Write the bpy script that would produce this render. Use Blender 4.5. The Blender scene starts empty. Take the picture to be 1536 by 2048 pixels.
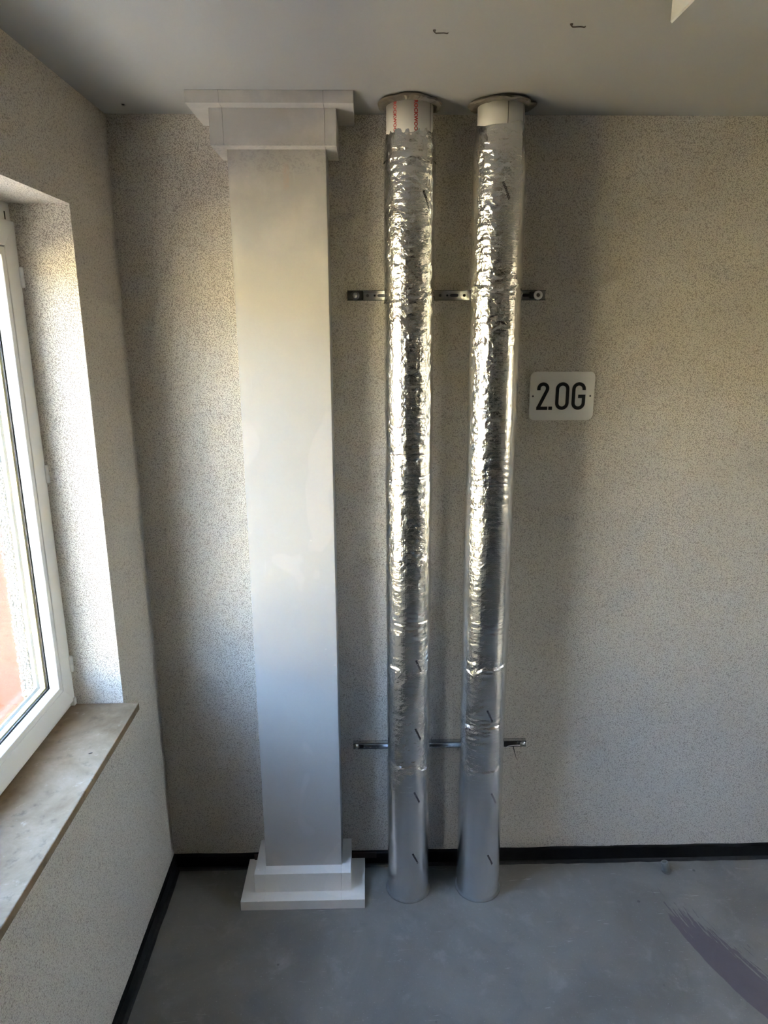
import bpy, bmesh, math, random
import numpy as np
from mathutils import Vector, Matrix

random.seed(7)
C = bpy.context.scene.collection
SC = bpy.context.scene

# ------------------------------------------------------------------ camera
CAM_X, CAM_D, CAM_H = 0.726, 2.1837, 1.9176
YAW, PITCH, ROLL, FPX = 0.0224, 0.2560, -0.0034, 1398.8
cy_, sy_, cp_, sp_ = math.cos(YAW), math.sin(YAW), math.cos(PITCH), math.sin(PITCH)
fwd = Vector((sy_ * cp_, cy_ * cp_, -sp_))
rgt0 = Vector((cy_, -sy_, 0))
up0 = rgt0.cross(fwd)
rgt = math.cos(ROLL) * rgt0 + math.sin(ROLL) * up0
up = -math.sin(ROLL) * rgt0 + math.cos(ROLL) * up0
cam = bpy.data.cameras.new('camera')
cam.sensor_fit = 'HORIZONTAL'
cam.sensor_width = 36.0
cam.lens = FPX / 1536 * 36.0
cam.clip_start = 0.02
camo = bpy.data.objects.new('camera', cam)
M = Matrix((rgt, up, -fwd)).transposed().to_4x4()
M.translation = Vector((CAM_X, -CAM_D, CAM_H))
camo.matrix_world = M
C.objects.link(camo)
SC.camera = camo

# ------------------------------------------------------------------ light: sky + sun, exposure
SC.view_settings.view_transform = 'Standard'
SC.view_settings.look = 'None'
SC.view_settings.gamma = 1.0
SC.view_settings.use_curve_mapping = False
SC.view_settings.exposure = 3.5
world = bpy.data.worlds.new('world')
SC.world = world
world.use_nodes = True
wn = world.node_tree.nodes
bg = wn['Background']
sky = wn.new('ShaderNodeTexSky')
sky.sky_type = 'NISHITA'
sky.sun_disc = False
sky.sun_elevation = math.radians(52)
sky.sun_rotation = math.radians(110)
sky.air_density = 1.0
sky.dust_density = 2.5
sky.ozone_density = 1.0
world.node_tree.links.new(sky.outputs[0], bg.inputs[0])
bg.inputs[1].default_value = 1.0
sun = bpy.data.lights.new('sun', 'SUN')
sun.energy = 6.2
sun.angle = math.radians(0.6)
sun.color = (1.0, 0.90, 0.73)
suno = bpy.data.objects.new('sun', sun)
sd = Vector((-math.cos(math.radians(52)) * 0.94, math.cos(math.radians(52)) * 0.342, -math.sin(math.radians(52))))
suno.rotation_euler = sd.to_track_quat('-Z', 'Y').to_euler()
C.objects.link(suno)
SC.cycles.max_bounces = 14
SC.cycles.diffuse_bounces = 8
SC.cycles.glossy_bounces = 6
SC.cycles.transparent_max_bounces = 24
SC.cycles.sample_clamp_indirect = 8.0
SC.cycles.use_denoising = True

H = 2.5
RX, RY = 4.2, -6.2          # right wall, rear wall

# ------------------------------------------------------------------ helpers
def link(o, parent=None):
    C.objects.link(o)
    if parent is not None:
        o.parent = parent
    return o

def mesh_obj(name, verts, faces, mat, parent=None, smooth=False):
    me = bpy.data.meshes.new(name)
    me.from_pydata([tuple(v) for v in verts], [], faces)
    me.update()
    if smooth:
        me.polygons.foreach_set('use_smooth', [True] * len(me.polygons))
    if mat:
        me.materials.append(mat)
    return link(bpy.data.objects.new(name, me), parent)

def bm_obj(name, bm, mat, parent=None, smooth=False):
    me = bpy.data.meshes.new(name)
    bmesh.ops.recalc_face_normals(bm, faces=bm.faces)
    bm.to_mesh(me)
    bm.free()
    if smooth:
        me.polygons.foreach_set('use_smooth', [True] * len(me.polygons))
    if mat:
        me.materials.append(mat)
    return link(bpy.data.objects.new(name, me), parent)

def add_box(bm, lo, hi, bevel=0.0, seg=1):
    x0, y0, z0 = lo
    x1, y1, z1 = hi
    v = [bm.verts.new(p) for p in [(x0, y0, z0), (x1, y0, z0), (x1, y1, z0), (x0, y1, z0),
                                   (x0, y0, z1), (x1, y0, z1), (x1, y1, z1), (x0, y1, z1)]]
    fs = [bm.faces.new([v[i] for i in f]) for f in
          [(0, 3, 2, 1), (4, 5, 6, 7), (0, 1, 5, 4), (1, 2, 6, 5), (2, 3, 7, 6), (3, 0, 4, 7)]]
    if bevel:
        es = list({e for f in fs for e in f.edges})
        bmesh.ops.bevel(bm, geom=es, offset=bevel, segments=seg, affect='EDGES', profile=0.5)

def box(name, lo, hi, mat, parent=None, bevel=0.0, seg=1):
    bm = bmesh.new()
    add_box(bm, lo, hi, bevel, seg)
    return bm_obj(name, bm, mat, parent)

def boxes(name, lst, mat, parent=None, bevel=0.0):
    bm = bmesh.new()
    for lo, hi in lst:
        add_box(bm, lo, hi, bevel)
    return bm_obj(name, bm, mat, parent)

def add_lathe(bm, prof, n=32, origin=(0, 0, 0), axis='Z', closed=False):
    """prof: list of (r, h); revolve around axis through origin"""
    ox, oy, oz = origin
    rings = []
    for r, h in prof:
        ring = []
        for k in range(n):
            a = 2 * math.pi * k / n
            if axis == 'Z':
                p = (ox + r * math.cos(a), oy + r * math.sin(a), oz + h)
            elif axis == 'Y':
                p = (ox + r * math.cos(a), oy + h, oz + r * math.sin(a))
            else:
                p = (ox + h, oy + r * math.cos(a), oz + r * math.sin(a))
            ring.append(bm.verts.new(p))
        rings.append(ring)
    pairs = list(zip(rings, rings[1:]))
    if closed:
        pairs.append((rings[-1], rings[0]))
    for a, b in pairs:
        for k in range(n):
            bm.faces.new([a[k], a[(k + 1) % n], b[(k + 1) % n], b[k]])
    if not closed:
        if prof[0][0] > 1e-5:
            bm.faces.new(rings[0][::-1])
        if prof[-1][0] > 1e-5:
            bm.faces.new(rings[-1])
    bmesh.ops.remove_doubles(bm, verts=bm.verts, dist=1e-6)

def lathe(name, prof, mat, parent=None, n=32, origin=(0, 0, 0), axis='Z', closed=False, smooth=True):
    bm = bmesh.new()
    add_lathe(bm, prof, n, origin, axis, closed)
    return bm_obj(name, bm, mat, parent, smooth)

def add_tube(bm, pts, r, n=8):
    pts = [Vector(p) for p in pts]
    rings = []
    for i, p in enumerate(pts):
        t = (pts[min(i + 1, len(pts) - 1)] - pts[max(i - 1, 0)]).normalized()
        a = t.orthogonal().normalized()
        if rings:
            a = (ref - ref.dot(t) * t).normalized()
        ref = a
        b = t.cross(a)
        rr = r[i] if isinstance(r, (list, tuple)) else r
        rings.append([bm.verts.new(p + rr * (math.cos(2 * math.pi * k / n) * a + math.sin(2 * math.pi * k / n) * b)) for k in range(n)])
    for a, b in zip(rings, rings[1:]):
        for k in range(n):
            bm.faces.new([a[k], a[(k + 1) % n], b[(k + 1) % n], b[k]])
    bm.faces.new(rings[0][::-1])
    bm.faces.new(rings[-1])

def empty(name, loc=(0, 0, 0)):
    o = bpy.data.objects.new(name, None)
    o.empty_display_size = 0.05
    o.location = loc
    return link(o)

def tag(o, label, cat, group=None):
    o['label'] = label
    o['category'] = cat
    if group:
        o['group'] = group
    return o

def struct(o):
    o['kind'] = 'structure'
    return o

def curve_plate(name, outer, holes, thick, mat, parent, xf):
    """filled 2-D outline with holes, extruded; xf maps (u, v, w) to world"""
    cu = bpy.data.curves.new(name, 'CURVE')
    cu.dimensions = '2D'
    cu.fill_mode = 'BOTH'
    for poly in [outer] + holes:
        s = cu.splines.new('POLY')
        s.points.add(len(poly) - 1)
        for p, q in zip(s.points, poly):
            p.co = (q[0], q[1], 0, 1)
        s.use_cyclic_u = True
    cu.extrude = thick / 2
    o = bpy.data.objects.new(name, cu)
    C.objects.link(o)
    dg = bpy.context.evaluated_depsgraph_get()
    me = bpy.data.meshes.new_from_object(o.evaluated_get(dg))
    bpy.data.objects.remove(o)
    bpy.data.curves.remove(cu)
    for v in me.vertices:
        v.co = xf(v.co.x, v.co.y, v.co.z + thick / 2)
    bm = bmesh.new()
    bm.from_mesh(me)
    bmesh.ops.remove_doubles(bm, verts=bm.verts, dist=1e-6)
    bpy.data.meshes.remove(me)
    return bm_obj(name, bm, mat, parent)

def circle(cx, cy, r, n=20):
    return [(cx + r * math.cos(2 * math.pi * k / n), cy + r * math.sin(2 * math.pi * k / n)) for k in range(n)]

def slot(cx, cy, half, r, n=8):
    p = []
    for k in range(n + 1):
        a = -math.pi / 2 + math.pi * k / n
        p.append((cx + half + r * math.cos(a), cy + r * math.sin(a)))
    for k in range(n + 1):
        a = math.pi / 2 + math.pi * k / n
        p.append((cx - half + r * math.cos(a), cy + r * math.sin(a)))
    return p

def round_rect(w, h, r, n=8):
    p = []
    for sx, sy, a0 in ((1, -1, -90), (1, 1, 0), (-1, 1, 90), (-1, -1, 180)):
        for k in range(n + 1):
            a = math.radians(a0 + 90 * k / n)
            p.append((sx * (w / 2 - r) + r * math.cos(a), sy * (h / 2 - r) + r * math.sin(a)))
    return p

# ------------------------------------------------------------------ material helpers
class NT:
    def __init__(self, name):
        self.m = bpy.data.materials.new(name)
        self.m.use_nodes = True
        self.t = self.m.node_tree
        self.n = self.t.nodes
        self.b = self.n['Principled BSDF']
        self.out = self.n['Material Output']
    def new(self, kind, **kw):
        nd = self.n.new(kind)
        for k, v in kw.items():
            setattr(nd, k, v)
        return nd
    def link(self, a, b):
        self.t.links.new(a, b)
    def pos(self):
        if not hasattr(self, '_pos'):
            self._pos = self.new('ShaderNodeNewGeometry').outputs['Position']
        return self._pos
    def val(self, sock, v):
        if isinstance(v, (int, float)):
            sock.default_value = v
        elif isinstance(v, tuple):
            sock.default_value = v if len(v) == len(sock.default_value) else (*v, 1)
        else:
            self.link(v, sock)
    def math(self, op, a, b=0.0, c=0.0, clamp=False):
        nd = self.new('ShaderNodeMath', operation=op, use_clamp=clamp)
        self.val(nd.inputs[0], a)
        self.val(nd.inputs[1], b)
        self.val(nd.inputs[2], c)
        return nd.outputs[0]
    def noise(self, vec, scale, detail=2.0, rough=0.5, dist=0.0):
        nd = self.new('ShaderNodeTexNoise')
        self.link(vec, nd.inputs['Vector'])
        nd.inputs['Scale'].default_value = scale
        nd.inputs['Detail'].default_value = detail
        nd.inputs['Roughness'].default_value = rough
        nd.inputs['Distortion'].default_value = dist
        return nd.outputs['Fac']
    def voronoi(self, vec, scale, feature='F1', rnd=1.0):
        nd = self.new('ShaderNodeTexVoronoi', feature=feature)
        self.link(vec, nd.inputs['Vector'])
        nd.inputs['Scale'].default_value = scale
        nd.inputs['Randomness'].default_value = rnd
        return nd
    def mapping(self, vec, scale=(1, 1, 1), loc=(0, 0, 0), rot=(0, 0, 0)):
        nd = self.new('ShaderNodeMapping')
        self.link(vec, nd.inputs['Vector'])
        nd.inputs['Scale'].default_value = scale
        nd.inputs['Location'].default_value = loc
        nd.inputs['Rotation'].default_value = rot
        return nd.outputs[0]
    def ramp(self, fac, stops, interp='LINEAR'):
        nd = self.new('ShaderNodeValToRGB')
        cr = nd.color_ramp
        cr.interpolation = interp
        while len(cr.elements) < len(stops):
            cr.elements.new(0.5)
        for e, (p, c) in zip(cr.elements, stops):
            e.position = p
            e.color = c if len(c) == 4 else (*c, 1)
        self.link(fac, nd.inputs[0])
        return nd.outputs[0]
    def smooth(self, x, a, b, lo=0.0, hi=1.0):
        nd = self.new('ShaderNodeMapRange', interpolation_type='SMOOTHSTEP')
        self.val(nd.inputs['Value'], x)
        nd.inputs['From Min'].default_value = a
        nd.inputs['From Max'].default_value = b
        nd.inputs['To Min'].default_value = lo
        nd.inputs['To Max'].default_value = hi
        return nd.outputs['Result']
    def mix(self, fac, a, b, blend='MIX'):
        nd = self.new('ShaderNodeMix', data_type='RGBA', blend_type=blend)
        self.val(nd.inputs[0], fac)
        self.val(nd.inputs[6], a)
        self.val(nd.inputs[7], b)
        return nd.outputs[2]
    def bump(self, h, strength=0.5, dist=0.002, normal=None):
        nd = self.new('ShaderNodeBump')
        nd.inputs['Strength'].default_value = strength
        nd.inputs['Distance'].default_value = dist
        self.link(h, nd.inputs['Height'])
        if normal is not None:
            self.link(normal, nd.inputs['Normal'])
        return nd.outputs[0]
    def set(self, color=None, rough=None, metal=None, normal=None, spec=None):
        if color is not None:
            self.val(self.b.inputs['Base Color'], color)
        if rough is not None:
            self.val(self.b.inputs['Roughness'], rough)
        if metal is not None:
            self.val(self.b.inputs['Metallic'], metal)
        if spec is not None:
            self.val(self.b.inputs['Specular IOR Level'], spec)
        if normal is not None:
            self.link(normal, self.b.inputs['Normal'])
        return self.m

def m_plain(name, col, rough=0.6, metal=0.0, var=0.06, scale=30.0, bump=0.05, spec=0.5):
    t = NT(name)
    n = t.noise(t.pos(), scale, 4.0)
    c = t.mix(n, tuple(x * (1 - var) for x in col), tuple(min(1, x * (1 + var)) for x in col))
    nr = t.bump(t.noise(t.pos(), scale * 8, 3.0), bump, 0.001)
    return t.set(c, rough, metal, nr, spec)

def m_stucco(name, light, dark, relief=0.9):
    t = NT(name)
    p = t.pos()
    n1 = t.noise(p, 440, 2.0, 0.55)
    v = t.voronoi(p, 310)
    d = v.outputs['Distance']
    # grains, with the relief's shade painted dark into the gaps between them
    pit = t.smooth(t.math('ADD', t.math('MULTIPLY', n1, 0.75), t.math('MULTIPLY', d, -0.42)), -0.03, 0.19)
    big = t.noise(p, 2.2, 3.0)
    mid = t.noise(p, 38, 2.0)
    base = t.mix(big, tuple(x * 0.95 for x in light), tuple(x * 1.04 for x in light))
    base = t.mix(t.math('MULTIPLY', mid, 0.22), base, tuple(x * 0.72 for x in light))
    gr = t.noise(p, 620, 1.0)
    base = t.mix(t.smooth(gr, 0.3, 0.7, 0.0, 0.22), base, tuple(x * 0.6 for x in light))
    col = t.mix(pit, dark, base)
    h = t.math('ADD', t.math('MULTIPLY', n1, 0.8), t.math('MULTIPLY', pit, 0.5))
    nr = t.bump(h, relief, 0.0045)
    return t.set(col, 0.92, 0, nr, 0.25)

def m_ceiling():
    t = NT('ceiling_paint')
    p = t.pos()
    n = t.noise(p, 1.6, 4.0, 0.6)
    col = t.mix(n, (0.36, 0.36, 0.345), (0.40, 0.40, 0.385))
    nr = t.bump(t.noise(p, 160, 3.0), 0.12, 0.001)
    nr = t.bump(t.noise(p, 3, 2.0), 0.08, 0.02, nr)
    return t.set(col, 0.85, 0, nr, 0.3)

def m_floor():
    t = NT('floor_screed')
    p = t.pos()
    n1 = t.noise(p, 2.3, 6.0, 0.6, 0.6)
    n2 = t.noise(p, 9, 5.0, 0.65, 0.4)
    n3 = t.noise(p, 150, 3.0, 0.6)
    col = t.mix(t.smooth(n1, 0.3, 0.7), (0.135, 0.132, 0.118), (0.20, 0.195, 0.175))
    col = t.mix(t.smooth(n2, 0.52, 0.75, 0, 0.55), col, (0.27, 0.265, 0.245))
    col = t.mix(t.smooth(n2, 0.46, 0.28, 0, 0.4), col, (0.12, 0.12, 0.11))
    col = t.mix(t.smooth(n3, 0.62, 0.72, 0, 0.3), col, (0.42, 0.42, 0.41))
    # fine pale scratches
    w = t.noise(t.mapping(p, (9, 60, 1), rot=(0, 0, 0.6)), 1.0, 3.0, 0.6, 1.0)
    col = t.mix(t.smooth(w, 0.66, 0.74, 0, 0.35), col, (0.45, 0.45, 0.44))
    # scattered dark specks
    vs = t.voronoi(p, 11)
    spk = t.smooth(vs.outputs['Distance'], 0.075, 0.04)
    col = t.mix(t.math('MULTIPLY', spk, t.smooth(t.noise(p, 23, 2.0), 0.5, 0.6, 0, 0.8)), col, (0.07, 0.07, 0.068))
    # the curved dark trowel smear: sharp outer edge, ragged streaks on the inside
    sp = t.new('ShaderNodeSeparateXYZ')
    t.link(p, sp.inputs[0])
    dx = t.math('SUBTRACT', 2.877, sp.outputs[0])
    dy = t.math('SUBTRACT', -0.054, sp.outputs[1])
    rad = t.math('SQRT', t.math('ADD', t.math('MULTIPLY', dx, dx), t.math('MULTIPLY', dy, dy)))
    ang = t.math('ARCTAN2', dy, dx)
    wob = t.math('MULTIPLY', t.math('SUBTRACT', t.noise(p, 18, 3.0), 0.5), 0.010)
    tt = t.math('DIVIDE', t.math('SUBTRACT', t.math('ADD', 1.178, wob), rad), 0.10)
    cmb = t.new('ShaderNodeCombineXYZ')
    t.link(t.math('MULTIPLY', ang, 16), cmb.inputs[0])
    t.link(t.math('MULTIPLY', rad, 150), cmb.inputs[1])
    st = t.noise(cmb.outputs[0], 1.0, 4.0, 0.6, 0.3)
    dens = t.smooth(ang, 0.05, 0.42, 0.34, 0.90)
    fall = t.smooth(tt, 0.45, 1.6, 1.0, 0.42)
    thr = t.math('MULTIPLY', dens, fall)
    stm = t.smooth(t.math('SUBTRACT', thr, st), -0.03, 0.05)
    gate = t.math('MULTIPLY', t.smooth(tt, 0.0, 0.03), t.smooth(tt, 2.6, 1.7))
    gate = t.math('MULTIPLY', gate, t.smooth(ang, 0.05, 0.12))
    gate = t.math('MULTIPLY', gate, t.smooth(ang, 1.5, 1.2))
    smear = t.math('MULTIPLY', stm, gate)
    dk = t.mix(n2, (0.065, 0.056, 0.066), (0.115, 0.10, 0.115))
    col = t.mix(t.math('MULTIPLY', smear, 0.9), col, dk)
    rg = t.math('ADD', 0.42, t.math('MULTIPLY', n2, 0.25))
    nr = t.bump(n3, 0.08, 0.001)
    nr = t.bump(n1, 0.12, 0.01, nr)
    return t.set(col, rg, 0, nr, 0.4)

def m_column(name='primed_board', k=1.0):
    t = NT(name)
    p = t.pos()
    n1 = t.noise(p, 5, 5.0, 0.6)
    col = t.mix(n1, (0.345, 0.335, 0.312), (0.39, 0.38, 0.357))
    # filler patches, slightly pinkish or paler
    pt = t.smooth(t.noise(t.mapping(p, (5, 5, 3.2), (3, 1, 7)), 1.0, 2.0, 0.5, 0.8), 0.60, 0.64, 0, 0.35)
    col = t.mix(pt, col, (0.44, 0.41, 0.385))
    sp = t.new('ShaderNodeSeparateXYZ')
    t.link(p, sp.inputs[0])
    z = sp.outputs[2]
    # grey scribbled smudges below the capital and two rust streaks
    sc = t.noise(t.mapping(p, (60, 60, 75)), 1.0, 4.0, 0.7, 1.5)
    zone = t.math('MULTIPLY', t.smooth(z, 2.30, 2.345), t.smooth(z, 2.40, 2.378))
    col = t.mix(t.math('MULTIPLY', t.smooth(sc, 0.48, 0.60, 0, 0.85), zone), col, (0.30, 0.29, 0.28))
    gz = t.math('MULTIPLY', t.smooth(z, 2.05, 2.30), t.smooth(n1, 0.42, 0.66, 0, 0.45))
    col = t.mix(gz, col, (0.56, 0.53, 0.49))
    xs = sp.outputs[0]
    rs = t.math('MULTIPLY', t.smooth(t.math('ABSOLUTE', t.math('SUBTRACT', xs, 0.512)), 0.012, 0.004), t.math('MULTIPLY', t.smooth(z, 2.27, 2.29), t.smooth(z, 2.36, 2.33)))
    col = t.mix(t.math('MULTIPLY', rs, t.smooth(sc, 0.35, 0.6, 0.1, 0.6)), col, (0.42, 0.33, 0.27))
    # hairline vertical pencil marks and small nicks
    vz = t.noise(t.mapping(p, (170, 170, 7)), 1.0, 2.0, 0.5)
    col = t.mix(t.smooth(vz, 0.735, 0.76, 0, 0.4), col, (0.45, 0.44, 0.42))
    nk = t.voronoi(t.mapping(p, (9, 9, 16)), 1.0).outputs['Distance']
    col = t.mix(t.smooth(nk, 0.055, 0.03, 0, 0.5), col, (0.50, 0.45, 0.41))
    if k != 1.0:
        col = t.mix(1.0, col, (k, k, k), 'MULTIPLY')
    nr = t.bump(t.noise(p, 120, 4.0, 0.6), 0.16, 0.0015)
    nr = t.bump(t.noise(p, 9, 3.0), 0.12, 0.006, nr)
    return t.set(col, 0.75, 0, nr, 0.3)

def m_sill():
    t = NT('limestone_sill')
    p = t.pos()
    n1 = t.noise(p, 6, 6.0, 0.65, 0.4)
    n2 = t.noise(p, 28, 5.0, 0.65)
    col = t.ramp(n1, [(0.28, (0.125, 0.084, 0.046)), (0.48, (0.215, 0.158, 0.10)), (0.66, (0.29, 0.23, 0.165))])
    col = t.mix(t.smooth(n2, 0.45, 0.30, 0, 0.7), col, (0.12, 0.088, 0.055))
    col = t.mix(t.smooth(n2, 0.58, 0.75, 0, 0.5), col, (0.42, 0.37, 0.30))
    vs = t.voronoi(p, 26)
    col = t.mix(t.math('MULTIPLY', t.smooth(vs.outputs['Distance'], 0.13, 0.07), t.smooth(n1, 0.5, 0.62, 0, 0.7)), col, (0.16, 0.13, 0.10))
    nr = t.bump(n2, 0.06, 0.002)
    return t.set(col, t.math('ADD', 0.5, t.math('MULTIPLY', n2, 0.3)), 0, nr, 0.15)

def m_glass():
    t = NT('window_glass')
    t.n.remove(t.b)
    tr = t.new('ShaderNodeBsdfTransparent')
    tr.inputs[0].default_value = (0.975, 0.985, 0.98, 1)
    gl = t.new('ShaderNodeBsdfGlossy')
    gl.inputs['Roughness'].default_value = 0.0
    fr = t.new('ShaderNodeFresnel')
    geo = t.new('ShaderNodeNewGeometry')          # same index seen from either face of the thin pane
    t.link(t.math('ADD', 1.45, t.math('MULTIPLY', geo.outputs['Backfacing'], 1 / 1.45 - 1.45)), fr.inputs[0])
    mx = t.new('ShaderNodeMixShader')
    t.link(fr.outputs[0], mx.inputs[0])
    t.link(tr.outputs[0], mx.inputs[1])
    t.link(gl.outputs[0], mx.inputs[2])
    t.link(mx.outputs[0], t.out.inputs[0])
    return t.m

def m_foil():
    """reinforced aluminium foil; the UV map carries arc length and height in metres, vertex attribute 'smoothness' the flatness"""
    t = NT('aluminium_foil')
    uv = t.new('ShaderNodeUVMap').outputs[0]
    sp = t.new('ShaderNodeSeparateXYZ')
    t.link(uv, sp.inputs[0])
    at = t.new('ShaderNodeAttribute')
    at.attribute_name = 'crinkle'
    cr = at.outputs['Fac']
    def lines(sock, per, w):
        f = t.math('ABSOLUTE', t.math('SUBTRACT', t.math('FRACT', t.math('DIVIDE', sock, per)), 0.5))
        return t.smooth(f, w, 0.0)
    grid = t.math('MAXIMUM', lines(sp.outputs[0], 0.0062, 0.25), lines(sp.outputs[1], 0.0062, 0.25))
    fine = t.noise(t.mapping(uv, (140, 140, 1)), 1.0, 4.0, 0.6, 0.5)
    wob = t.new('ShaderNodeTexNoise')
    t.link(uv, wob.inputs['Vector'])
    wob.inputs['Scale'].default_value = 60
    wv = t.new('ShaderNodeVectorMath', operation='MULTIPLY_ADD')
    t.link(wob.outputs['Color'], wv.inputs[0])
    wv.inputs[1].default_value = (0.012, 0.012, 0)
    t.link(uv, wv.inputs[2])
    cell = t.smooth(t.voronoi(wv.outputs[0], 78, 'DISTANCE_TO_EDGE').outputs['Distance'], 0.0, 0.16)
    ridg = t.math('ABSOLUTE', t.math('SUBTRACT', t.noise(t.mapping(uv, (75, 85, 1), (3, 5, 0)), 1.0, 3.0, 0.55, 0.8), 0.5))
    h = t.math('ADD', t.math('MULTIPLY', grid, t.math('ADD', 0.06, t.math('MULTIPLY', cr, 0.07))),
               t.math('MULTIPLY', t.math('ADD', t.math('MULTIPLY', fine, 0.35), t.math('ADD', t.math('MULTIPLY', ridg, 1.2), t.math('MULTIPLY', cell, 0.32))), t.math('ADD', 0.08, t.math('MULTIPLY', cr, 0.95))))
    nr = t.bump(h, 0.55, 0.0016)
    col = t.mix(t.noise(uv, 14, 3.0), (0.74, 0.745, 0.75), (0.86, 0.86, 0.855))
    rg = t.math('SUBTRACT', 0.26, t.math('MULTIPLY', cr, 0.10))
    return t.set(col, rg, 1.0, nr)

MAT = {}
MAT['stucco'] = m_stucco('wall_stucco', (0.82, 0.765, 0.68), (0.42, 0.37, 0.31))
MAT['ceiling'] = m_ceiling()
MAT['floor'] = m_floor()
MAT['column'] = m_column()
MAT['plinth'] = m_column('lightened_plinth_board', 1.9)  # whiter paint, with brighter floor-level light also put into the colour
MAT['capital'] = m_column('lightened_capital_board', 1.25)  # shaft board colour, multiplied a little lighter
MAT['sill'] = m_sill()
MAT['glass'] = m_glass()
MAT['foil'] = m_foil()
MAT['pvc'] = m_plain('white_pvc', (0.80, 0.80, 0.78), 0.38, 0, 0.02, 12, 0.02)
MAT['gasket'] = m_plain('black_gasket', (0.02, 0.02, 0.022), 0.6)
MAT['spacer'] = m_plain('spacer_bar', (0.72, 0.62, 0.34), 0.4, 0.3)
MAT['skirt'] = m_plain('black_skirting', (0.006, 0.006, 0.007), 0.5, 0, 0.4, 40, 0.2, 0.15)
MAT['toe'] = m_plain('dark_skirting_lip', (0.022, 0.022, 0.023), 0.35, 0, 0.5, 60, 0.2, 0.3)
MAT['brown'] = m_plain('brown_strip', (0.035, 0.016, 0.012), 0.5, 0, 0.3, 60, 0.2)
MAT['zinc'] = m_plain('galvanised_steel', (0.62, 0.63, 0.64), 0.24, 1.0, 0.18, 60, 0.1)
MAT['darksteel'] = m_plain('dark_steel', (0.13, 0.13, 0.135), 0.4, 1.0, 0.3, 80, 0.1)
MAT['rubber'] = m_plain('black_rubber_and_gap_fill', (0.015, 0.015, 0.016), 0.7)  # pads and wire, also black fill for the sash gap and stub hollow
MAT['washer'] = m_plain('pale_plastic', (0.78, 0.78, 0.76), 0.5, 0, 0.08, 60)
MAT['mortar'] = m_plain('grey_mortar', (0.14, 0.125, 0.105), 0.9, 0, 0.35, 60, 0.6)
MAT['sleeve'] = m_plain('white_sleeve', (0.66, 0.65, 0.63), 0.4, 0, 0.05, 20)
MAT['red'] = m_plain('red_print', (0.42, 0.035, 0.03), 0.55)
MAT['ink'] = m_plain('black_print', (0.03, 0.03, 0.035), 0.55)
MAT['sign'] = m_plain('sign_enamel', (0.78, 0.76, 0.71), 0.30, 0, 0.03, 8, 0.02)
MAT['signink'] = m_plain('sign_black', (0.012, 0.012, 0.012), 0.4)
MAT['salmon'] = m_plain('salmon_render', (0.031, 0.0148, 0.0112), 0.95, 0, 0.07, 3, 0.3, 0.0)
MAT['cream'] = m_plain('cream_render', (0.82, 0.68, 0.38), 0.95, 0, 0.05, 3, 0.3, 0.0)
MAT['pebble'] = m_plain('pebble_render', (0.20, 0.185, 0.15), 0.9, 0, 0.25, 90, 0.4, 0.0)
MAT['pebblebed'] = m_plain('pebble_bed', (0.05, 0.044, 0.035), 0.95, 0, 0.2, 60, 0.4, 0.0)
MAT['paving'] = m_plain('street_paving', (0.42, 0.38, 0.32), 0.95, 0, 0.12, 2, 0.3, 0.0)
MAT['roof'] = m_plain('roof_tiles', (0.30, 0.12, 0.08), 0.8, 0, 0.2, 6, 0.3)
MAT['winglass'] = m_plain('far_window_glass', (0.06, 0.07, 0.08), 0.08, 0, 0.1, 4, 0.0)
MAT['plug'] = m_plain('dark_dowel', (0.05, 0.05, 0.04), 0.8)
MAT['rust'] = m_plain('rusty_wire', (0.10, 0.075, 0.055), 0.7, 0.2, 0.3, 200)
MAT['stub'] = m_plain('grey_conduit', (0.15, 0.15, 0.14), 0.6, 0, 0.2, 80)
MAT['dirt'] = m_plain('dirt_flake', (0.06, 0.045, 0.035), 0.9)

# ------------------------------------------------------------------ room shell
XO = -0.232         # outer face of the window wall
struct(box('floor', (XO, RY - 0.25, -0.22), (RX + 0.25, 0.25, 0.0), MAT['floor']))
struct(box('ceiling', (XO, RY - 0.25, H), (RX + 0.25, 0.25, H + 0.22), MAT['ceiling']))
struct(box('wall_back', (XO, 0.0, 0.0), (RX + 0.25, 0.25, H), MAT['stucco']))

WY0, WY1 = -0.32, -1.24          # reveal of the left window (far, near)
WZ0, WZ1 = 0.836, 2.217
def wall_with_openings(name, x_in, x_out, openings, nib):
    """wall slab parallel to Y with rectangular openings [(y0,y1,z0,z1)], y0>y1; nib: masonry lip outside the frame"""
    xa, xb = min(x_in, x_out), max(x_in, x_out)
    lst = []
    y = 0.0
    for (a, b, z0, z1) in sorted(openings, key=lambda o: -o[0]):
        lst.append(((xa, a, 0), (xb, y, H)))
        lst.append(((xa, b, 0), (xb, a, z0)))
        lst.append(((xa, b, z1), (xb, a, H)))
        y = b
        s = 1 if x_out < x_in else -1
        n0, n1 = sorted((x_out, x_out + s * 0.016))
        if not nib:
            continue
        lst.append(((n0, a - nib, z0), (n1, a, z1)))
        lst.append(((n0, b, z0), (n1, b + nib, z1)))
        lst.append(((n0, b, z1 - nib), (n1, a, z1)))
    lst.append(((xa, RY, 0), (xb, y, H)))
    return struct(boxes(name, lst, MAT['stucco']))
wall_with_openings('wall_left', 0.0, XO, [(WY0, WY1, WZ0, WZ1)], 0.078)
W2 = (-1.12, -1.40, WZ0, WZ1)      # added window in the right wall, sized for fill light
wall_with_openings('wall_right', RX, RX + 0.232, [W2], 0.0)
struct(box('wall_rear', (XO, RY - 0.232, 0), (RX + 0.25, RY, H), MAT['stucco']))

bulk = struct(box('ceiling_bulkhead', (1.123, RY, 2.30), (RX, -1.152, H), MAT['ceiling'], bevel=0.002))

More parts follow.
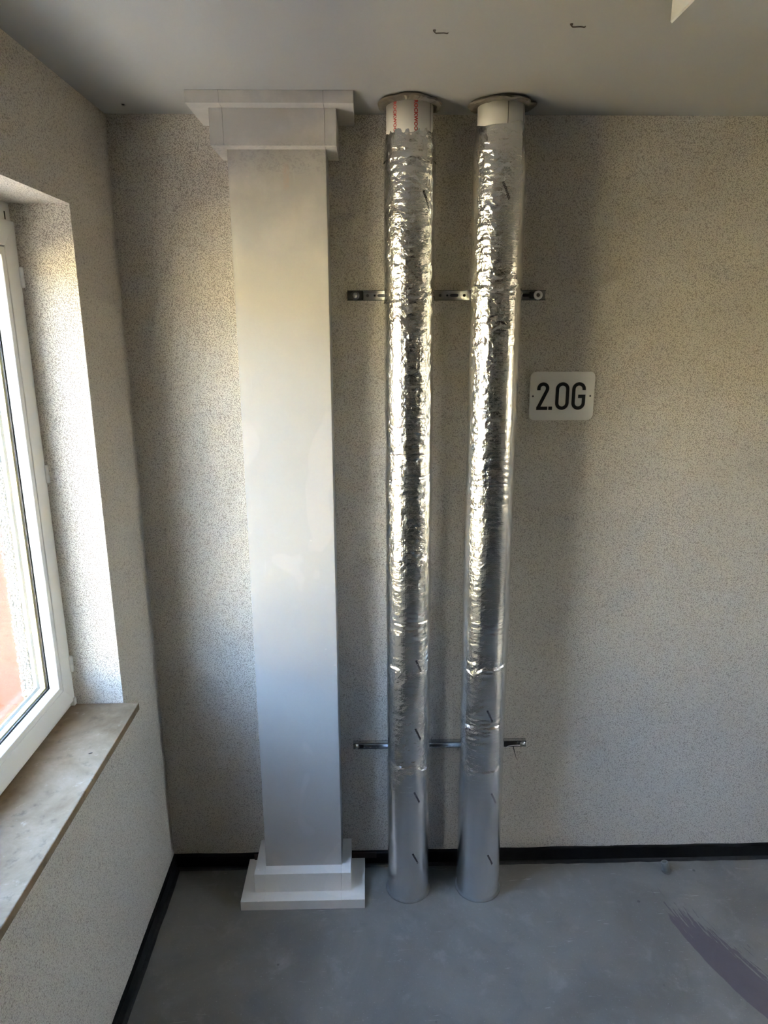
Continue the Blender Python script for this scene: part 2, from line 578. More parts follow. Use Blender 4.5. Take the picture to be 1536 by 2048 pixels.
# ------------------------------------------------------------------ windows
def mitred_bars(name, y0, y1, z0, z1, w, x0, x1, mat, parent, bev=0.0015, gap=0.0003):
    """four mitred bars round the rectangle y0>y1, z0<z1 (outer size), face width w, depth x0..x1"""
    O = [(y0, z0), (y0, z1), (y1, z1), (y1, z0)]
    I = [(y0 - w, z0 + w), (y0 - w, z1 - w), (y1 + w, z1 - w), (y1 + w, z0 + w)]
    obs = []
    for k in range(4):
        a, b, c, d = O[k], O[(k + 1) % 4], I[(k + 1) % 4], I[k]
        cen = Vector((sum(q[0] for q in (a, b, c, d)) / 4, sum(q[1] for q in (a, b, c, d)) / 4))
        e = (Vector(b) - Vector(a)).normalized()
        pts = [Vector(a) + e * gap, Vector(b) - e * gap, Vector(c) - e * gap, Vector(d) + e * gap]
        bm = bmesh.new()
        lo = [bm.verts.new((x0, p.x, p.y)) for p in pts]
        hi = [bm.verts.new((x1, p.x, p.y)) for p in pts]
        bm.faces.new(lo[::-1])
        bm.faces.new(hi)
        for i in range(4):
            bm.faces.new([lo[i], lo[(i + 1) % 4], hi[(i + 1) % 4], hi[i]])
        es = [ed for ed in bm.edges if abs((ed.verts[0].co - ed.verts[1].co).normalized().dot(Vector((0, e.x, e.y)))) > 0.99]
        if bev:
            bmesh.ops.bevel(bm, geom=es, offset=bev, segments=2, affect='EDGES', profile=0.5)
        obs.append(bm_obj(name, bm, mat, parent))
    return obs

def make_window(name, y0, y1, hinges=True):
    """window unit in the coordinates of the left wall; one sash"""
    win = struct(empty(name, (0, 0, 0)))
    z0, z1 = 0.858, 2.217
    mitred_bars('window_frame', y0 + 0.012, y1 - 0.012, z0 - 0.008, z1 + 0.008, 0.062, -0.208, -0.148, MAT['pvc'], win)
    for a, b in ((y0 - 0.003, y1 + 0.003),):
        sz0, sz1 = 0.874, 2.175
        for bar in mitred_bars('sash', a, b, sz0, sz1, 0.0605, -0.200, -0.138, MAT['pvc'], win, 0.002):
            pass
        bs = mitred_bars('glazing_bead', a - 0.061, b + 0.061, sz0 + 0.058, sz1 - 0.063, 0.020, -0.168, -0.1395, MAT['pvc'], win, 0.003)
        g0, g1, h0, h1 = a - 0.061, b + 0.061, sz0 + 0.058, sz1 - 0.063
        mitred_bars('gasket', g0 - 0.017, g1 + 0.017, h0 + 0.017, h1 - 0.017, 0.0065, -0.1715, -0.1682, MAT['gasket'], win, 0.0)
        mitred_bars('spacer_bar', g0 - 0.004, g1 + 0.004, h0 + 0.004, h1 - 0.004, 0.020, -0.1905, -0.1765, MAT['spacer'], win, 0.0)
        mitred_bars('outer_gasket', g0 - 0.004, g1 + 0.004, h0 + 0.004, h1 - 0.004, 0.024, -0.1985, -0.1955, MAT['gasket'], win, 0.0)
        mitred_bars('outer_sash', a - 0.004, b + 0.004, sz0 + 0.004, sz1 - 0.004, 0.070, -0.214, -0.1990, MAT['pvc'], win, 0.003)
        box('pane', (-0.176, b + 0.064, h0 + 0.003), (-0.172, a - 0.064, h1 - 0.003), MAT['glass'], win)
        box('pane', (-0.195, b + 0.064, h0 + 0.003), (-0.191, a - 0.064, h1 - 0.003), MAT['glass'], win)
    if hinges:
        for zh in (0.962, 1.519, 2.02):
            lathe('hinge', [(0.0, 0), (0.006, 0.001), (0.0065, 0.003), (0.0065, 0.022), (0.0055, 0.0235), (0.0055, 0.0255), (0.0065, 0.027), (0.0065, 0.046), (0.006, 0.049), (0.0, 0.05)],
                  MAT['pvc'], win, 14, (-0.1365, y0 - 0.003, zh))
        box('corner_hinge_cap', (-0.148, y0 - 0.016, 0.8585), (-0.134, y0 - 0.001, 0.882), MAT['pvc'], win, 0.002)
        box('dark_gap_strip', (-0.1486, y0 - 0.028, 2.176), (-0.1470, y0 - 0.024, 2.196), MAT['rubber'], win)  # black strip laid in for the dark gap above the sash
    # stone sill
    bm = bmesh.new()
    add_box(bm, (-0.149, y1 + 0.001, 0.836), (0.046, y0 - 0.001, 0.858), 0.0022, 2)
    bm_obj('window_sill', bm, MAT['sill'], win)
    return win

win1 = make_window('window_1', WY0, WY1)
# fill-light window, added out of view in the right wall: a copy of the same unit
def copy_tree(o, parent=None):
    c = o.copy()
    C.objects.link(c)
    c.parent = parent
    for ch in list(o.children):
        copy_tree(ch, c)
    return c
fill_win = copy_tree(win1)
fill_win.name = 'added_fill_window'
k2 = (W2[0] - W2[1]) / (WY0 - WY1)
fill_win.scale = (1, k2, 1)
fill_win.rotation_euler = (0, 0, math.pi)
fill_win.location = (RX, (W2[0] + W2[1]) / 2 + k2 * (WY0 + WY1) / 2, 0)

# pebble-dash on the outer edge of the left window reveal
bm = bmesh.new()
add_box(bm, (-0.2385, WY0 - 0.079, 0.86), (XO - 0.0005, WY0 - 0.005, 2.14))
pb = bm_obj('outer_reveal', bm, MAT['pebblebed'], None)
struct(pb)
pb.name = 'trim_1'
rng = random.Random(3)
bm = bmesh.new()
z = 0.865
while z < 2.13:
    for k in range(5):
        px_ = -0.2415 + 0.0058 * k + rng.uniform(-0.002, 0.002)
        pz_ = z + rng.uniform(-0.003, 0.003)
        rr = rng.uniform(0.0028, 0.0052)
        mm = Matrix.Translation((px_, WY0 - 0.0795, pz_)) @ Matrix.Rotation(rng.uniform(0, 3), 4, 'Y') @ Matrix.Diagonal((rr * 1.15, rr * 0.75, rr * 0.9, 1))
        bmesh.ops.create_icosphere(bm, subdivisions=1, radius=1.0, matrix=mm)
    z += 0.0072
st = bm_obj('pebbles', bm, MAT['pebble'], pb, True)
st['kind'] = 'stuff'

# ------------------------------------------------------------------ skirting
def skirt(name, p0, p1, inward, h=0.0555, th=0.011):
    """wavy-topped black strip against a wall with a thin lip on the floor"""
    p0, p1, inn = Vector(p0), Vector(p1), Vector(inward)
    L = (p1 - p0).length
    n = int(L / 0.03)
    rg = random.Random(int(L * 1000))
    bm = bmesh.new()
    prof = []
    for i in range(n + 1):
        t = i / n
        b = p0.lerp(p1, t)
        dz = 0.0012 * math.sin(i * 0.7) + rg.uniform(-0.0007, 0.0007)
        dt = rg.uniform(-0.0006, 0.0006)
        sec = [(0.0004, 0.0005), (0.0004, h + dz), (th * 0.7 + dt, h + dz - 0.001), (th + dt, h + dz - 0.005), (th + dt, 0.0005)]
        prof.append([bm.verts.new(b + inn * u + Vector((0, 0, w))) for u, w in sec])
    for a, b in zip(prof, prof[1:]):
        for k in range(5):
            bm.faces.new([a[k], a[(k + 1) % 5], b[(k + 1) % 5], b[k]])
    bm.faces.new(prof[0][::-1])
    bm.faces.new(prof[-1])
    o = struct(bm_obj(name, bm, MAT['skirt']))
    bm = bmesh.new()
    prof = []
    for i in range(n + 1):
        b = p0.lerp(p1, i / n)
        w = 0.013 + rg.uniform(-0.0018, 0.0018)
        sec = [(th, 0.0003), (th, 0.007), (th + w * 0.55, 0.0055), (th + w, 0.0003)]
        prof.append([bm.verts.new(b + inn * u + Vector((0, 0, z_))) for u, z_ in sec])
    for a, b in zip(prof, prof[1:]):
        for k in range(4):
            bm.faces.new([a[k], a[(k + 1) % 4], b[(k + 1) % 4], b[k]])
    bm.faces.new(prof[0][::-1])
    bm.faces.new(prof[-1])
    bm_obj('floor_lip', bm, MAT['toe'], o)
    return o
bb = skirt('baseboard_back', (0.0, 0, 0), (RX, 0, 0), (0, -1, 0))
skirt('baseboard_left', (0, 0.0, 0), (0, RY, 0), (1, 0, 0))
box('joint_strip', (0.296, -0.0165, 0.034), (0.742, -0.0115, 0.0595), MAT['brown'], bb, 0.0015)

# ------------------------------------------------------------------ boxed pilaster
pil = tag(empty('pilaster', (0.4885, 0, 0)), 'white boxed pilaster with stepped capital and stepped base against the back wall', 'pilaster')
def pbox(name, lo, hi, bevel=0.0007, mat='column'):
    ox = 0.4885
    o = box(name, (lo[0] - ox, lo[1], lo[2]), (hi[0] - ox, hi[1], hi[2]), MAT[mat], pil, bevel, 1)
    return o
SX0, SX1, SF = 0.357, 0.620, -0.130
g = 0.0003
pbox('shaft_front_board', (SX0, SF, 0.0), (SX1, SF + 0.020, H - 0.001), 0.0012)
pbox('shaft_side_board', (SX0, SF + 0.020 + g, 0.0), (SX0 + 0.020, -0.001, H - 0.001))
pbox('shaft_side_board', (SX1 - 0.020, SF + 0.020 + g, 0.0), (SX1, -0.001, H - 0.001))
def collar(nm, z0, z1, steps, x0, x1, mat):
    """one layer of boards: front strip between two side strips"""
    f0, f1 = steps
    pbox(nm + '_front_strip', (SX0 + g, f1, z0), (SX1 - g, f0 - g, z1), mat=mat)
    pbox(nm + '_side_strip', (x0, f1, z0), (SX0 - g, -0.001, z1), mat=mat)
    pbox(nm + '_side_strip', (SX1 + g, f1, z0), (x1, -0.001, z1), mat=mat)
collar('lower_plinth', 0.0, 0.036, (SF, -0.210), 0.278, 0.700, 'plinth')
collar('upper_plinth', 0.036 + g, 0.110, (SF, -0.170), 0.322, 0.652, 'plinth')
collar('lower_capital', 2.381, 2.470 - g, (SF, -0.170), 0.322, 0.650, 'capital')
collar('upper_capital', 2.470, 2.4995, (SF, -0.210), 0.272, 0.696, 'capital')

# ------------------------------------------------------------------ foil-wrapped pipes
def vnoise(u, v, period, seed):
    """2-D value noise, periodic in u"""
    r = np.random.RandomState(seed)
    T = r.rand(period, 509)
    iu = np.floor(u).astype(int)
    iv = np.floor(v).astype(int)
    fu = u - iu
    fv = v - iv
    fu = fu * fu * (3 - 2 * fu)
    fv = fv * fv * (3 - 2 * fv)
    a = T[iu % period, iv % 509]
    b = T[(iu + 1) % period, iv % 509]
    c = T[iu % period, (iv + 1) % 509]
    d = T[(iu + 1) % period, (iv + 1) % 509]
    return (a * (1 - fu) + b * fu) * (1 - fv) + (c * (1 - fu) + d * fu) * fv - 0.5

def sstep(x, a, b):
    t = np.clip((x - a) / (b - a), 0, 1)
    return t * t * (3 - 2 * t)

def make_foil(kind, r0, seed, joints):
    """returns functions radius(theta, z), crinkle(theta, z); theta = 0 faces the room (-y), positive to +x"""
    def crinkle(th, z):
        u = (th / (2 * np.pi)) % 1.0
        patch = vnoise(u * 5, z * 4.0, 5, seed + 9) + 0.5
        if kind == 'a':
            c = 0.72 + 0.45 * sstep(z, 1.15, 1.75)
            c = c * sstep(z, 0.30, 0.62) + 0.05
            c *= 0.55 + 0.9 * patch
        else:
            left = sstep(-np.sin(th), -0.45, 0.25)
            c = 0.72 + 0.45 * sstep(z, 1.15, 1.7)
            c = c * sstep(z, 0.30, 0.62) + 0.05
            c *= (0.25 + 0.75 * left + 0.5 * sstep(-np.abs(z - 1.95), -0.14, -0.02)) * (0.6 + 0.8 * patch)
        for zj, w in joints:
            c = c + w * np.exp(-((z - zj - 0.012) / 0.028) ** 2)
        c = c + 0.9 * np.exp(-((z - 2.38) / 0.055) ** 2)
        return np.clip(c, 0, 1.6)
    def radius(th, z):
        u = (th / (2 * np.pi)) % 1.0
        c = crinkle(th, z)
        low = 0.0030 * vnoise(u * 4, z * 7, 4, seed) + 0.0020 * vnoise(u * 9, z * 16, 9, seed + 1)
        wz = z + 0.012 * vnoise(u * 11, z * 24, 11, seed + 20)
        wu = u + 0.012 * vnoise(u * 12, z * 30, 12, seed + 21)
        r1 = np.abs(vnoise(wu * 22, wz * 52, 22, seed + 2))
        r2 = np.abs(vnoise(wu * 40, wz * 98, 40, seed + 3))
        r3 = np.abs(vnoise(wu * 9, wz * 120, 9, seed + 4))          # horizontal wrinkles
        r4 = np.abs(vnoise(wu * 74, wz * 170, 74, seed + 6))
        wr = sstep(vnoise(u * 3, z * 6, 3, seed + 5), -0.15, 0.25)
        d = low * (0.35 + 0.65 * np.clip(c, 0, 1)) - c * (0.0034 * r1 + 0.0021 * r2 + 0.0010 * r4) - (0.5 + c) * wr * 0.0044 * r3 * sstep(z, 0.35, 0.6) * sstep(z, 1.75, 1.25)
        # top: sheath tapers onto the thinner sleeve
        d = d - 0.007 * sstep(z, 2.36, 2.44)
        for zj, w in joints:
            d = d - 0.0009 * w * np.exp(-((z - zj - 0.002) / 0.005) ** 2)
        return r0 + d
    return radius, crinkle

def foil_segment(name, parent, R, K, zlo, zhi, lap, seed, nth=150):
    nz = max(8, int((zhi - zlo) / 0.0026))
    th = np.linspace(0, 2 * np.pi, nth, endpoint=False)
    tt = np.linspace(0, 1, nz)
    TH, TT = np.meshgrid(th, tt)
    u = TH / (2 * np.pi)
    wav = 0.026 * vnoise(u * 6, u * 0 + 3.3, 6, seed) + 0.009 * vnoise(u * 31, u * 0 + 5.1, 31, seed + 1)
    wav2 = 0.022 * vnoise(u * 8, u * 0 + 7.7, 8, seed + 2) + 0.003 * vnoise(u * 19, u * 0 + 1.7, 19, seed + 3)
    Z = zlo + (zhi - zlo) * TT
    Z = Z + lap * wav * np.clip(1 - (Z - zlo) / 0.05, 0, 1) + (wav2 if zhi > 2.3 else 0) * np.clip(1 - (zhi - Z) / 0.03, 0, 1)
    RR = R(TH, Z)
    # lower hem overlaps the next length: stands proud
    RR = RR + lap * 0.0020 * np.clip(1 - (TT * (zhi - zlo)) / 0.012, 0, 1) - 0.0012 * np.clip(1 - (zhi - Z) / 0.010, 0, 1)
    V = np.stack([RR * np.sin(TH), -RR * np.cos(TH), Z], -1).reshape(-1, 3)
    i, j = np.meshgrid(np.arange(nz - 1), np.arange(nth), indexing='ij')
    a = i * nth + j
    b = i * nth + (j + 1) % nth
    F = np.stack([a, b, b + nth, a + nth], -1).reshape(-1, 4)
    me = bpy.data.meshes.new(name)
    me.vertices.add(len(V))
    me.vertices.foreach_set('co', V.astype(np.float32).ravel())
    me.loops.add(F.size)
    me.loops.foreach_set('vertex_index', F.astype(np.int32).ravel())
    me.polygons.add(len(F))
    me.polygons.foreach_set('loop_start', np.arange(0, F.size, 4, dtype=np.int32))
    me.update(calc_edges=True)
    me.polygons.foreach_set('use_smooth', np.ones(len(F), dtype=bool))
    uvl = me.uv_layers.new(name='UVMap')
    U = np.stack([(TH * 0.071), Z], -1).reshape(-1, 2)
    UV = U[F.ravel()]
    last = (F.reshape(-1, 4) % nth)
    wrap = np.repeat((np.tile(np.arange(nth), nz - 1) == nth - 1), 4)
    isz = wrap & ((F.ravel() % nth) == 0)
    UV[isz, 0] += 2 * np.pi * 0.071
    uvl.data.foreach_set('uv', UV.astype(np.float32).ravel())
    at = me.attributes.new('crinkle', 'FLOAT', 'POINT')
    at.data.foreach_set('value', np.clip(K(TH, Z), 0, 1).astype(np.float32).ravel())
    me.materials.append(MAT['foil'])
    me.update()
    return link(bpy.data.objects.new(name, me), parent)

def text_mesh(body, size, spacing=1.0, bold=0.0):
    cu = bpy.data.curves.new('t', 'FONT')
    cu.body = body
    cu.size = size
    cu.align_x = 'CENTER'
    cu.align_y = 'CENTER'
    cu.space_character = spacing
    cu.offset = bold
    cu.resolution_u = 3
    o = bpy.data.objects.new('t', cu)
    C.objects.link(o)
    dg = bpy.context.evaluated_depsgraph_get()
    me = bpy.data.meshes.new_from_object(o.evaluated_get(dg))
    vs = [tuple(v.co) for v in me.vertices]
    fs = [tuple(p.vertices) for p in me.polygons]
    bpy.data.objects.remove(o)
    bpy.data.curves.remove(cu)
    bpy.data.meshes.remove(me)
    return vs, fs

def wrap_text(name, parent, body, size, mat, th0, z0, phi, Rfun, lift=0.0006, spacing=1.0, bold=0.0, r_nom=0.071, zmin=None):
    vs, fs = text_mesh(body, size, spacing, bold)
    out = []
    for x, y, _ in vs:
        s = x * math.cos(phi) - y * math.sin(phi)
        v = x * math.sin(phi) + y * math.cos(phi)
        th = th0 + s / r_nom
        z = z0 + v
        r = float(Rfun(np.array([th % (2 * math.pi)]), np.array([z]))[0]) + lift
        out.append((r * math.sin(th), -r * math.cos(th), z))
    return mesh_obj(name, out, fs, mat, parent)

def ragged_collar(name, parent, seed, r_in, r_out, zc):
    n = 84
    rg = np.random.RandomState(seed)
    th = np.linspace(0, 2 * np.pi, n, endpoint=False)
    u = th / (2 * np.pi)
    ro = r_out + 0.030 * vnoise(u * 7, u * 0 + 1.5, 7, seed) + 0.016 * vnoise(u * 23, u * 0 + 2.5, 23, seed + 1)
    ro = np.maximum(ro, r_in + 0.008)
    dz = 0.011 * vnoise(u * 6, u * 0 + 4.5, 6, seed + 2) + 0.008 * vnoise(u * 21, u * 0 + 4.5, 21, seed + 3)
    th_ = 0.0025 + 0.003 * rg.rand(n)
    bm = bmesh.new()
    prof = []
    for k in range(n):
        c, s = math.cos(th[k]), math.sin(th[k])
        zb = zc + dz[k]
        sec = [(r_in, zc - 0.005), ((r_in + ro[k]) / 2, zb - th_[k] - 0.002), (ro[k] - 0.002, zb - th_[k]), (ro[k], zb), (ro[k] - 0.003, zb + 0.003), ((r_in + ro[k]) / 2, zc + 0.006), (r_in, zc + 0.010)]
        prof.append([bm.verts.new((r * c, r * s, min(z, 2.4995))) for r, z in sec])
    for k in range(n):
        a, b = prof[k], prof[(k + 1) % n]
        m = len(a)
        for i in range(m):
            bm.faces.new([a[i], a[(i + 1) % m], b[(i + 1) % m], b[i]])
    return bm_obj(name, bm, MAT['mortar'], parent, False)

def make_pipe(kind, cx, cyy, tilt, r0, seed, joints, label, prints, red):
    root = tag(empty('insulated_pipe', (cx, cyy, 0)), label, 'pipe', 'foil-wrapped riser pipes')
    root.rotation_euler = (0, tilt, 0)
    R, K = make_foil(kind, r0, seed, joints)
    zs = [2.425 if kind == 'a' else 2.437] + [j[0] for j in joints] + [0.002]
    for i in range(len(zs) - 1):
        zhi, zlo = zs[i], zs[i + 1]
        foil_segment('foil_sleeve', root, R, K, zlo, zhi + (0.030 if i else 0.0), 1.0 if i < len(zs) - 2 else 0.0, seed + 31 * i)
    # inner sleeve showing under the ceiling
    rs = 0.0625
    lathe('top_sleeve', [(rs, 2.36), (rs, 2.4985), (rs - 0.004, 2.4985), (rs - 0.004, 2.36)], MAT['sleeve'], root, 64, closed=True)
    seam_a = 0.98 if kind == 'a' else 0.12
    seams = [seam_a] if kind == 'a' else [seam_a, 1.05]
    for a in seams:
        o = box('sleeve_seam', (-0.0007, -rs - 0.0006, 2.40), (0.0007, -rs + 0.001, 2.497), MAT['ink'], root)
        o.rotation_euler = (0, 0, a)
    ragged_collar('mortar_collar', root, seed + 77, rs - 0.001, 0.086, 2.4915)
    # floor end: a rim of grey putty
    lathe('floor_ring', [(r0 - 0.004, 0.0005), (r0 + 0.006, 0.0005), (r0 + 0.0045, 0.003), (r0 + 0.001, 0.0075), (r0 - 0.004, 0.0075)], MAT['stub'], root, 64, closed=True)
    Rs = lambda t, z: np.array([rs])
    if red:
        for a in red:
            wrap_text('red_lettering', root, 'ROCKWOOL', 0.0128, MAT['red'], a, 2.4480, -math.pi / 2, Rs, 0.0004, 1.06, 0.0006, rs)
    for th, z in prints:
        wrap_text('print_mark', root, 'ROCKWOOL', 0.0080, MAT['ink'], th, z, -math.radians(66), R, 0.0010, 1.0, 0.0003, r0)
    return root

make_pipe('a', 0.853, -0.1185, -0.0036, 0.0712, 11,
          [(2.345, 0.6), (1.994, 0.55), (1.245, 0.7), (0.868, 0.35), (0.512, 0.8)],
          'foil-wrapped pipe with red print on its white top, nearer the white pilaster', 
          [(0.40, 0.650), (0.36, 0.415), (0.30, 0.175), (0.42, 0.890), (0.64, 2.250)], [-0.72, 0.20])
make_pipe('b', 1.1005, -0.1185, -0.0050, 0.0738, 57,
          [(2.02, 0.9), (1.652, 0.1), (0.868, 0.75), (0.662, 0.55), (0.510, 0.85)],
          'foil-wrapped pipe with plain white top, nearer the number sign', 
          [(0.15, 0.715), (0.48, 0.405), (0.40, 0.165), (0.10, 2.270)], [])

# ------------------------------------------------------------------ mounting rails
def rail(name, x0, x1, zc, h, d, label, upper):
    root = tag(empty(name, ((x0 + x1) / 2, 0, zc)), label, 'rail', 'mounting rails behind the pipes')
    L = x1 - x0
    holes = []
    k = 0
    u = -L / 2 + 0.030
    while u < L / 2 - 0.02:
        if k % 3 == 0:
            holes.append(slot(u, 0, 0.008, 0.0045))
            u += 0.030
        else:
            holes.append(circle(u, 0, 0.0042 if k % 3 == 1 else 0.003, 14))
            u += 0.021
        k += 1
    outer = [(-L / 2, -h / 2), (L / 2, -h / 2), (L / 2, h / 2), (-L / 2, h / 2)]
    if upper:
        # perforated face towards the room
        curve_plate('rail_web', outer, holes, 0.0016, MAT['zinc'], root, lambda a, b, c: (a, -d * 0.55 - c, b))
        box('rail_back', (-L / 2, -0.0030, -h / 2 + 0.002), (L / 2, -0.0015, h / 2 - 0.002), MAT['darksteel'], root)
    else:
        curve_plate('rail_web', outer, holes, 0.0016, MAT['zinc'], root, lambda a, b, c: (a, -0.001 - c, b))
    for s in (-1, 1):
        za, zb = sorted((s * h / 2, s * (h / 2 - 0.0016)))
        box('rail_flange', (-L / 2, -d, za), (L / 2, -0.001, zb), MAT['zinc'], root)
        zl, zm = sorted((s * h / 2, s * (h / 2 - 0.0048)))
        box('rail_lip', (-L / 2, -d, zl), (L / 2, -d + 0.0016, zm), MAT['zinc'], root)
    return root

ru = rail('mounting_rail', 0.668, 1.258, 2.0135, 0.029, 0.018, 'upper perforated steel rail on the wall behind the foil pipes', True)
for xx, pale in ((-0.272, False), (0.270, True)):
    if pale:
        lathe('washer_ring', [(0.0055, -0.0235), (0.0095, -0.0250), (0.0125, -0.0245), (0.0132, -0.0215), (0.0132, -0.0185), (0.0055, -0.0185)], MAT['washer'], ru, 32, (xx + 0.002, 0, 0), 'Y', True)
        lathe('bolt_head', [(0.0, -0.0228), (0.0045, -0.0225), (0.0058, -0.0205), (0.0058, -0.0010), (0.0, -0.0010)], MAT['darksteel'], ru, 6, (xx + 0.002, 0, 0), 'Y', smooth=False)
        box('rubber_pad', (xx - 0.021, -0.0192, -0.0105), (xx - 0.008, -0.0101, 0.0105), MAT['rubber'], ru, 0.001)
    else:
        lathe('washer_ring', [(0.0, -0.0215), (0.0120, -0.0215), (0.0128, -0.0205), (0.0128, -0.0182), (0.0, -0.0182)], MAT['darksteel'], ru, 32, (xx, 0, 0), 'Y')
        lathe('bolt_head', [(0.0, -0.0290), (0.0030, -0.0287), (0.0060, -0.0272), (0.0080, -0.0245), (0.0085, -0.0215), (0.0, -0.0215)], MAT['zinc'], ru, 24, (xx, 0, 0), 'Y')
        box('rubber_pad', (xx - 0.022, -0.0192, -0.0125), (xx + 0.024, -0.0165, 0.0125), MAT['rubber'], ru, 0.001)
rl = rail('mounting_rail', 0.664, 1.272, 0.503, 0.022, 0.020, 'lower steel channel rail on the wall near the floor behind the foil pipes', False)
for xx in (-0.293, 0.292):
    lathe('bolt_head', [(0.0, -0.0290), (0.0040, -0.0285), (0.0058, -0.0270), (0.0058, -0.0220), (0.0105, -0.0215), (0.0105, -0.0200), (0.0, -0.0200)], MAT['zinc'], rl, 24, (xx, 0, 0), 'Y')
box('rubber_pad', (0.225, -0.0235, -0.0095), (0.272, -0.0185, 0.0095), MAT['rubber'], rl, 0.002)
box('rubber_pad', (-0.283, -0.0195, -0.009), (-0.268, -0.004, 0.009), MAT['rubber'], rl, 0.001)
bm = bmesh.new()
add_tube(bm, [(0.232, -0.026, -0.010), (0.240, -0.028, -0.003), (0.252, -0.029, 0.0), (0.270, -0.028, 0.0), (0.282, -0.027, -0.001)], 0.0013, 8)
bm_obj('tie_wire', bm, MAT['washer'], rl, True)
bm = bmesh.new()
add_tube(bm, [(0.258, -0.024, -0.006), (0.262, -0.020, -0.022), (0.268, -0.016, -0.045), (0.275, -0.012, -0.066)], [0.0016, 0.0014, 0.001, 0.0006], 8)
bm_obj('tie_wire', bm, MAT['rubber'], rl, True)

# ------------------------------------------------------------------ floor number sign
sg = tag(empty('floor_sign', (1.3285, 0, 1.714)), 'white enamel sign plate reading 2.OG on the stucco wall', 'sign')
SW, SH = 0.201, 0.149
curve_plate('plate', round_rect(SW, SH, 0.017), [circle(-0.0905, 0, 0.0022, 14), circle(0.0885, 0, 0.0022, 14)], 0.0030, MAT['sign'], sg, lambda a, b, c: (a, -0.0025 - c, b))
for x in (-0.0905, 0.0885):
    lathe('screw', [(0.0, -0.0062), (0.0022, -0.0060), (0.0030, -0.0055), (0.0, -0.0052)], MAT['darksteel'], sg, 16, (x, 0, 0), 'Y')
def ribbon(name, pts, w, parent, mat, y0=-0.0053, y1=-0.0060):
    """flat stroke of even width along a polyline in the sign plane, square ends"""
    P = [Vector(p) for p in pts]
    L_, R_ = [], []
    for i, p in enumerate(P):
        if i == 0:
            d = (P[1] - P[0]).normalized()
            n = Vector((-d.y, d.x)); k = 1
        elif i == len(P) - 1:
            d = (P[-1] - P[-2]).normalized()
            n = Vector((-d.y, d.x)); k = 1
        else:
            d0 = (P[i] - P[i - 1]).normalized()
            d1 = (P[i + 1] - P[i]).normalized()
            n0, n1 = Vector((-d0.y, d0.x)), Vector((-d1.y, d1.x))
            n = (n0 + n1).normalized()
            k = 1 / max(0.5, n.dot(n0))
        L_.append(p + n * w / 2 * k)
        R_.append(p - n * w / 2 * k)
    bm = bmesh.new()
    f = []
    for yy in (y0, y1):
        f.append(([bm.verts.new((q.x, yy, q.y)) for q in L_], [bm.verts.new((q.x, yy, q.y)) for q in R_]))
    (a, b), (c, d) = f
    for i in range(len(P) - 1):
        bm.faces.new([c[i], c[i + 1], d[i + 1], d[i]])
        bm.faces.new([a[i], b[i], b[i + 1], a[i + 1]])
        bm.faces.new([a[i], a[i + 1], c[i + 1], c[i]])
        bm.faces.new([b[i], d[i], d[i + 1], b[i + 1]])
    bm.faces.new([a[0], c[0], d[0], b[0]])
    bm.faces.new([a[-1], b[-1], d[-1], c[-1]])
    return bm_obj(name, bm, mat, parent)
def arc(cx, cy, r, a0, a1, n=14):
    return [(cx + r * math.cos(math.radians(a0 + (a1 - a0) * k / n)), cy + r * math.sin(math.radians(a0 + (a1 - a0) * k / n))) for k in range(n + 1)]
SWD = 0.0105
hh = 0.0425 - SWD / 2
r2 = 0.0135
ox = -0.0595
ribbon('digit', [(ox - r2, 0.0185)] + arc(ox, hh - r2, r2, 180, -25) + [(ox - 0.0135, -hh + 0.001)], SWD, sg, MAT['signink'])
ribbon('digit_foot', [(ox - 0.0190, -hh), (ox + 0.0156, -hh)], SWD, sg, MAT['signink'], -0.0053, -0.00605)
ribbon('full_stop', [(-0.0405, -hh), (-0.0290, -hh)], SWD, sg, MAT['signink'])
ro = 0.0160
ox = 0.0010
ribbon('letter', [(ox - ro, 0.0)] + arc(ox, hh - ro, ro, 180, 0) + arc(ox, -hh + ro, ro, 0, -180) + [(ox - ro, 0.0001)], SWD, sg, MAT['signink'])
ox = 0.0520
ribbon('letter', [(ox + ro, 0.0185)] + arc(ox, hh - ro, ro, 0, 180) + arc(ox, -hh + ro, ro, 180, 360) + [(ox + ro, -0.001), (ox - 0.0015, -0.001)], SWD, sg, MAT['signink'])

# ------------------------------------------------------------------ small things
stub = tag(empty('conduit_stub', (1.800, -0.070, 0)), 'short grey conduit stub sticking out of the floor by the back wall', 'conduit')
o = lathe('tube', [(0.0135, 0.0), (0.0135, 0.034), (0.0120, 0.036), (0.0085, 0.036), (0.0080, 0.010), (0.0, 0.010)], MAT['stub'], stub, 24)
o.rotation_euler = (math.radians(-10), math.radians(-14), 0)
o = lathe('dark_bore_plug', [(0.0, 0.0105), (0.0078, 0.0105), (0.0078, 0.020), (0.0, 0.020)], MAT['rubber'], stub, 20)  # black plug set inside the tube to darken its hollow
o.rotation_euler = (math.radians(-10), math.radians(-14), 0)
lathe('putty_foot', [(0.0, 0.0), (0.0175, 0.0), (0.0165, 0.002), (0.013, 0.004), (0.0, 0.004)], MAT['stub'], stub, 24)

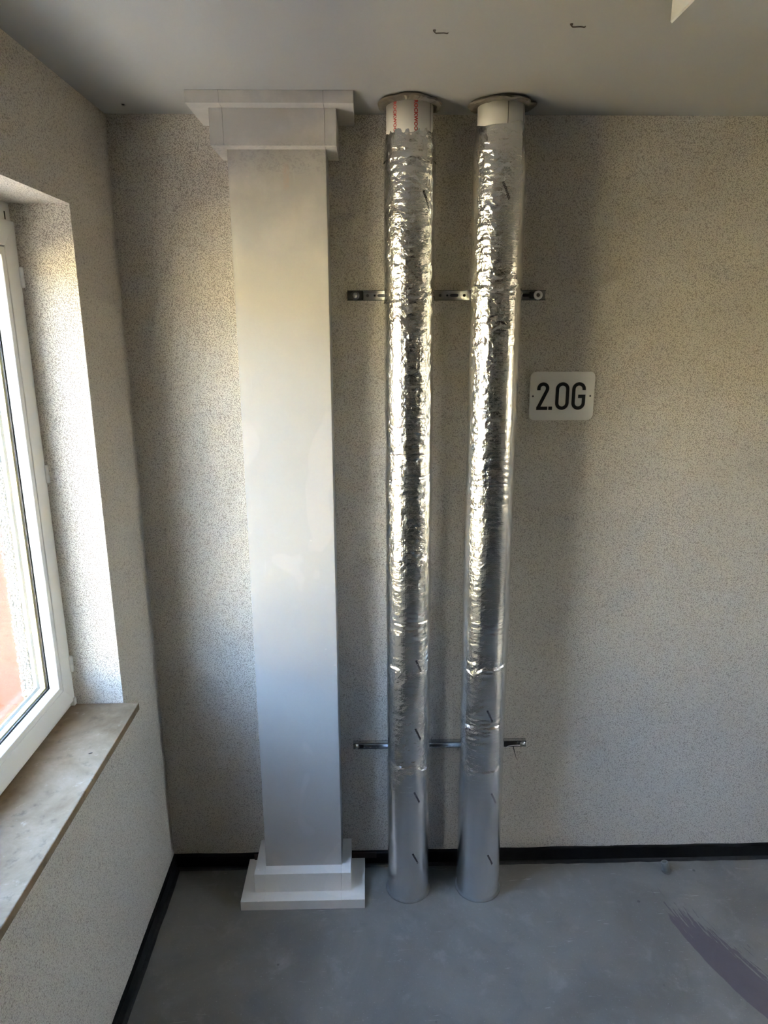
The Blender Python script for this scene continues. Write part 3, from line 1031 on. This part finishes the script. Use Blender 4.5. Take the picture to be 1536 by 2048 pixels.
def ceiling_wire(x, y, mat, label, r):
    root = tag(empty('wire_hook', (x, y, H)), label, 'hook', 'wire hooks in the ceiling')
    bm = bmesh.new()
    add_tube(bm, [(-0.013, 0, 0.0), (-0.013, 0, -0.004), (-0.010, 0, -0.0062), (0.006, 0, -0.0055), (0.013, 0, -0.0065), (0.015, 0, -0.005)], r, 8)
    bm_obj('wire', bm, mat, root, True)
    lathe('dowel', [(0.0, -0.0030), (0.0026, -0.0030), (0.0032, -0.0004), (0.0, -0.0004)], mat, root, 12, (-0.013, 0, 0))
    return root
ceiling_wire(0.880, -0.578, MAT['mortar'], 'pale painted wire hook on the ceiling, nearer the window', 0.0011)
ceiling_wire(1.148, -0.612, MAT['rust'], 'dark rusty wire hook on the ceiling, nearer the bulkhead', 0.0013)
d = lathe('dowel_plug', [(0.0, -0.0022), (0.0022, -0.0020), (0.0030, -0.0003), (0.0, -0.0003)], MAT['plug'], None, 12, (0.080, -0.086, H))
tag(d, 'tiny dark dowel plug in the ceiling above the room corner', 'plug')
rgf = random.Random(5)
bm = bmesh.new()
bmesh.ops.create_icosphere(bm, subdivisions=1, radius=1.0, matrix=Matrix.Translation((0.001, -0.575, 0.8590)) @ Matrix.Rotation(0.5, 4, 'Z') @ Matrix.Diagonal((0.0055, 0.002, 0.0012, 1)))
for v in bm.verts:
    v.co += Vector((rgf.uniform(-.0006, .0006), rgf.uniform(-.0006, .0006), 0))
tag(bm_obj('dirt_flake', bm, MAT['dirt']), 'small dark dirt flake lying on the stone window sill', 'dirt')

# ------------------------------------------------------------------ outside
gr = struct(box('street_ground', (-45, -45, -6.9), (-0.30, 60, -6.6), MAT['paving']))
nb = tag(empty('neighbour_building', (-7.0, 8, -6.6)), 'salmon rendered building across the street seen through the window', 'building')
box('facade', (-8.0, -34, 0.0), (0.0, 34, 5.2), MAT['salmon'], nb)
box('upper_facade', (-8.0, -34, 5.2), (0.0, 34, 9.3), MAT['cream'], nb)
box('roof', (-8.2, -34.2, 9.3), (0.25, 34.2, 9.6), MAT['roof'], nb)
for fz in (1.2, 6.2):
    for fy in (-26, -22.5, -19, -15.5, -12, -8.5, -5):
        w = box('facade_window', (-0.02, fy - 0.6, fz), (0.03, fy + 0.6, fz + 1.5), MAT['pvc'], nb)
        for s in (-1, 1):
            box('pane', (0.03, fy + s * 0.28 - 0.22, fz + 0.1), (0.036, fy + s * 0.28 + 0.22, fz + 1.4), MAT['winglass'], w)
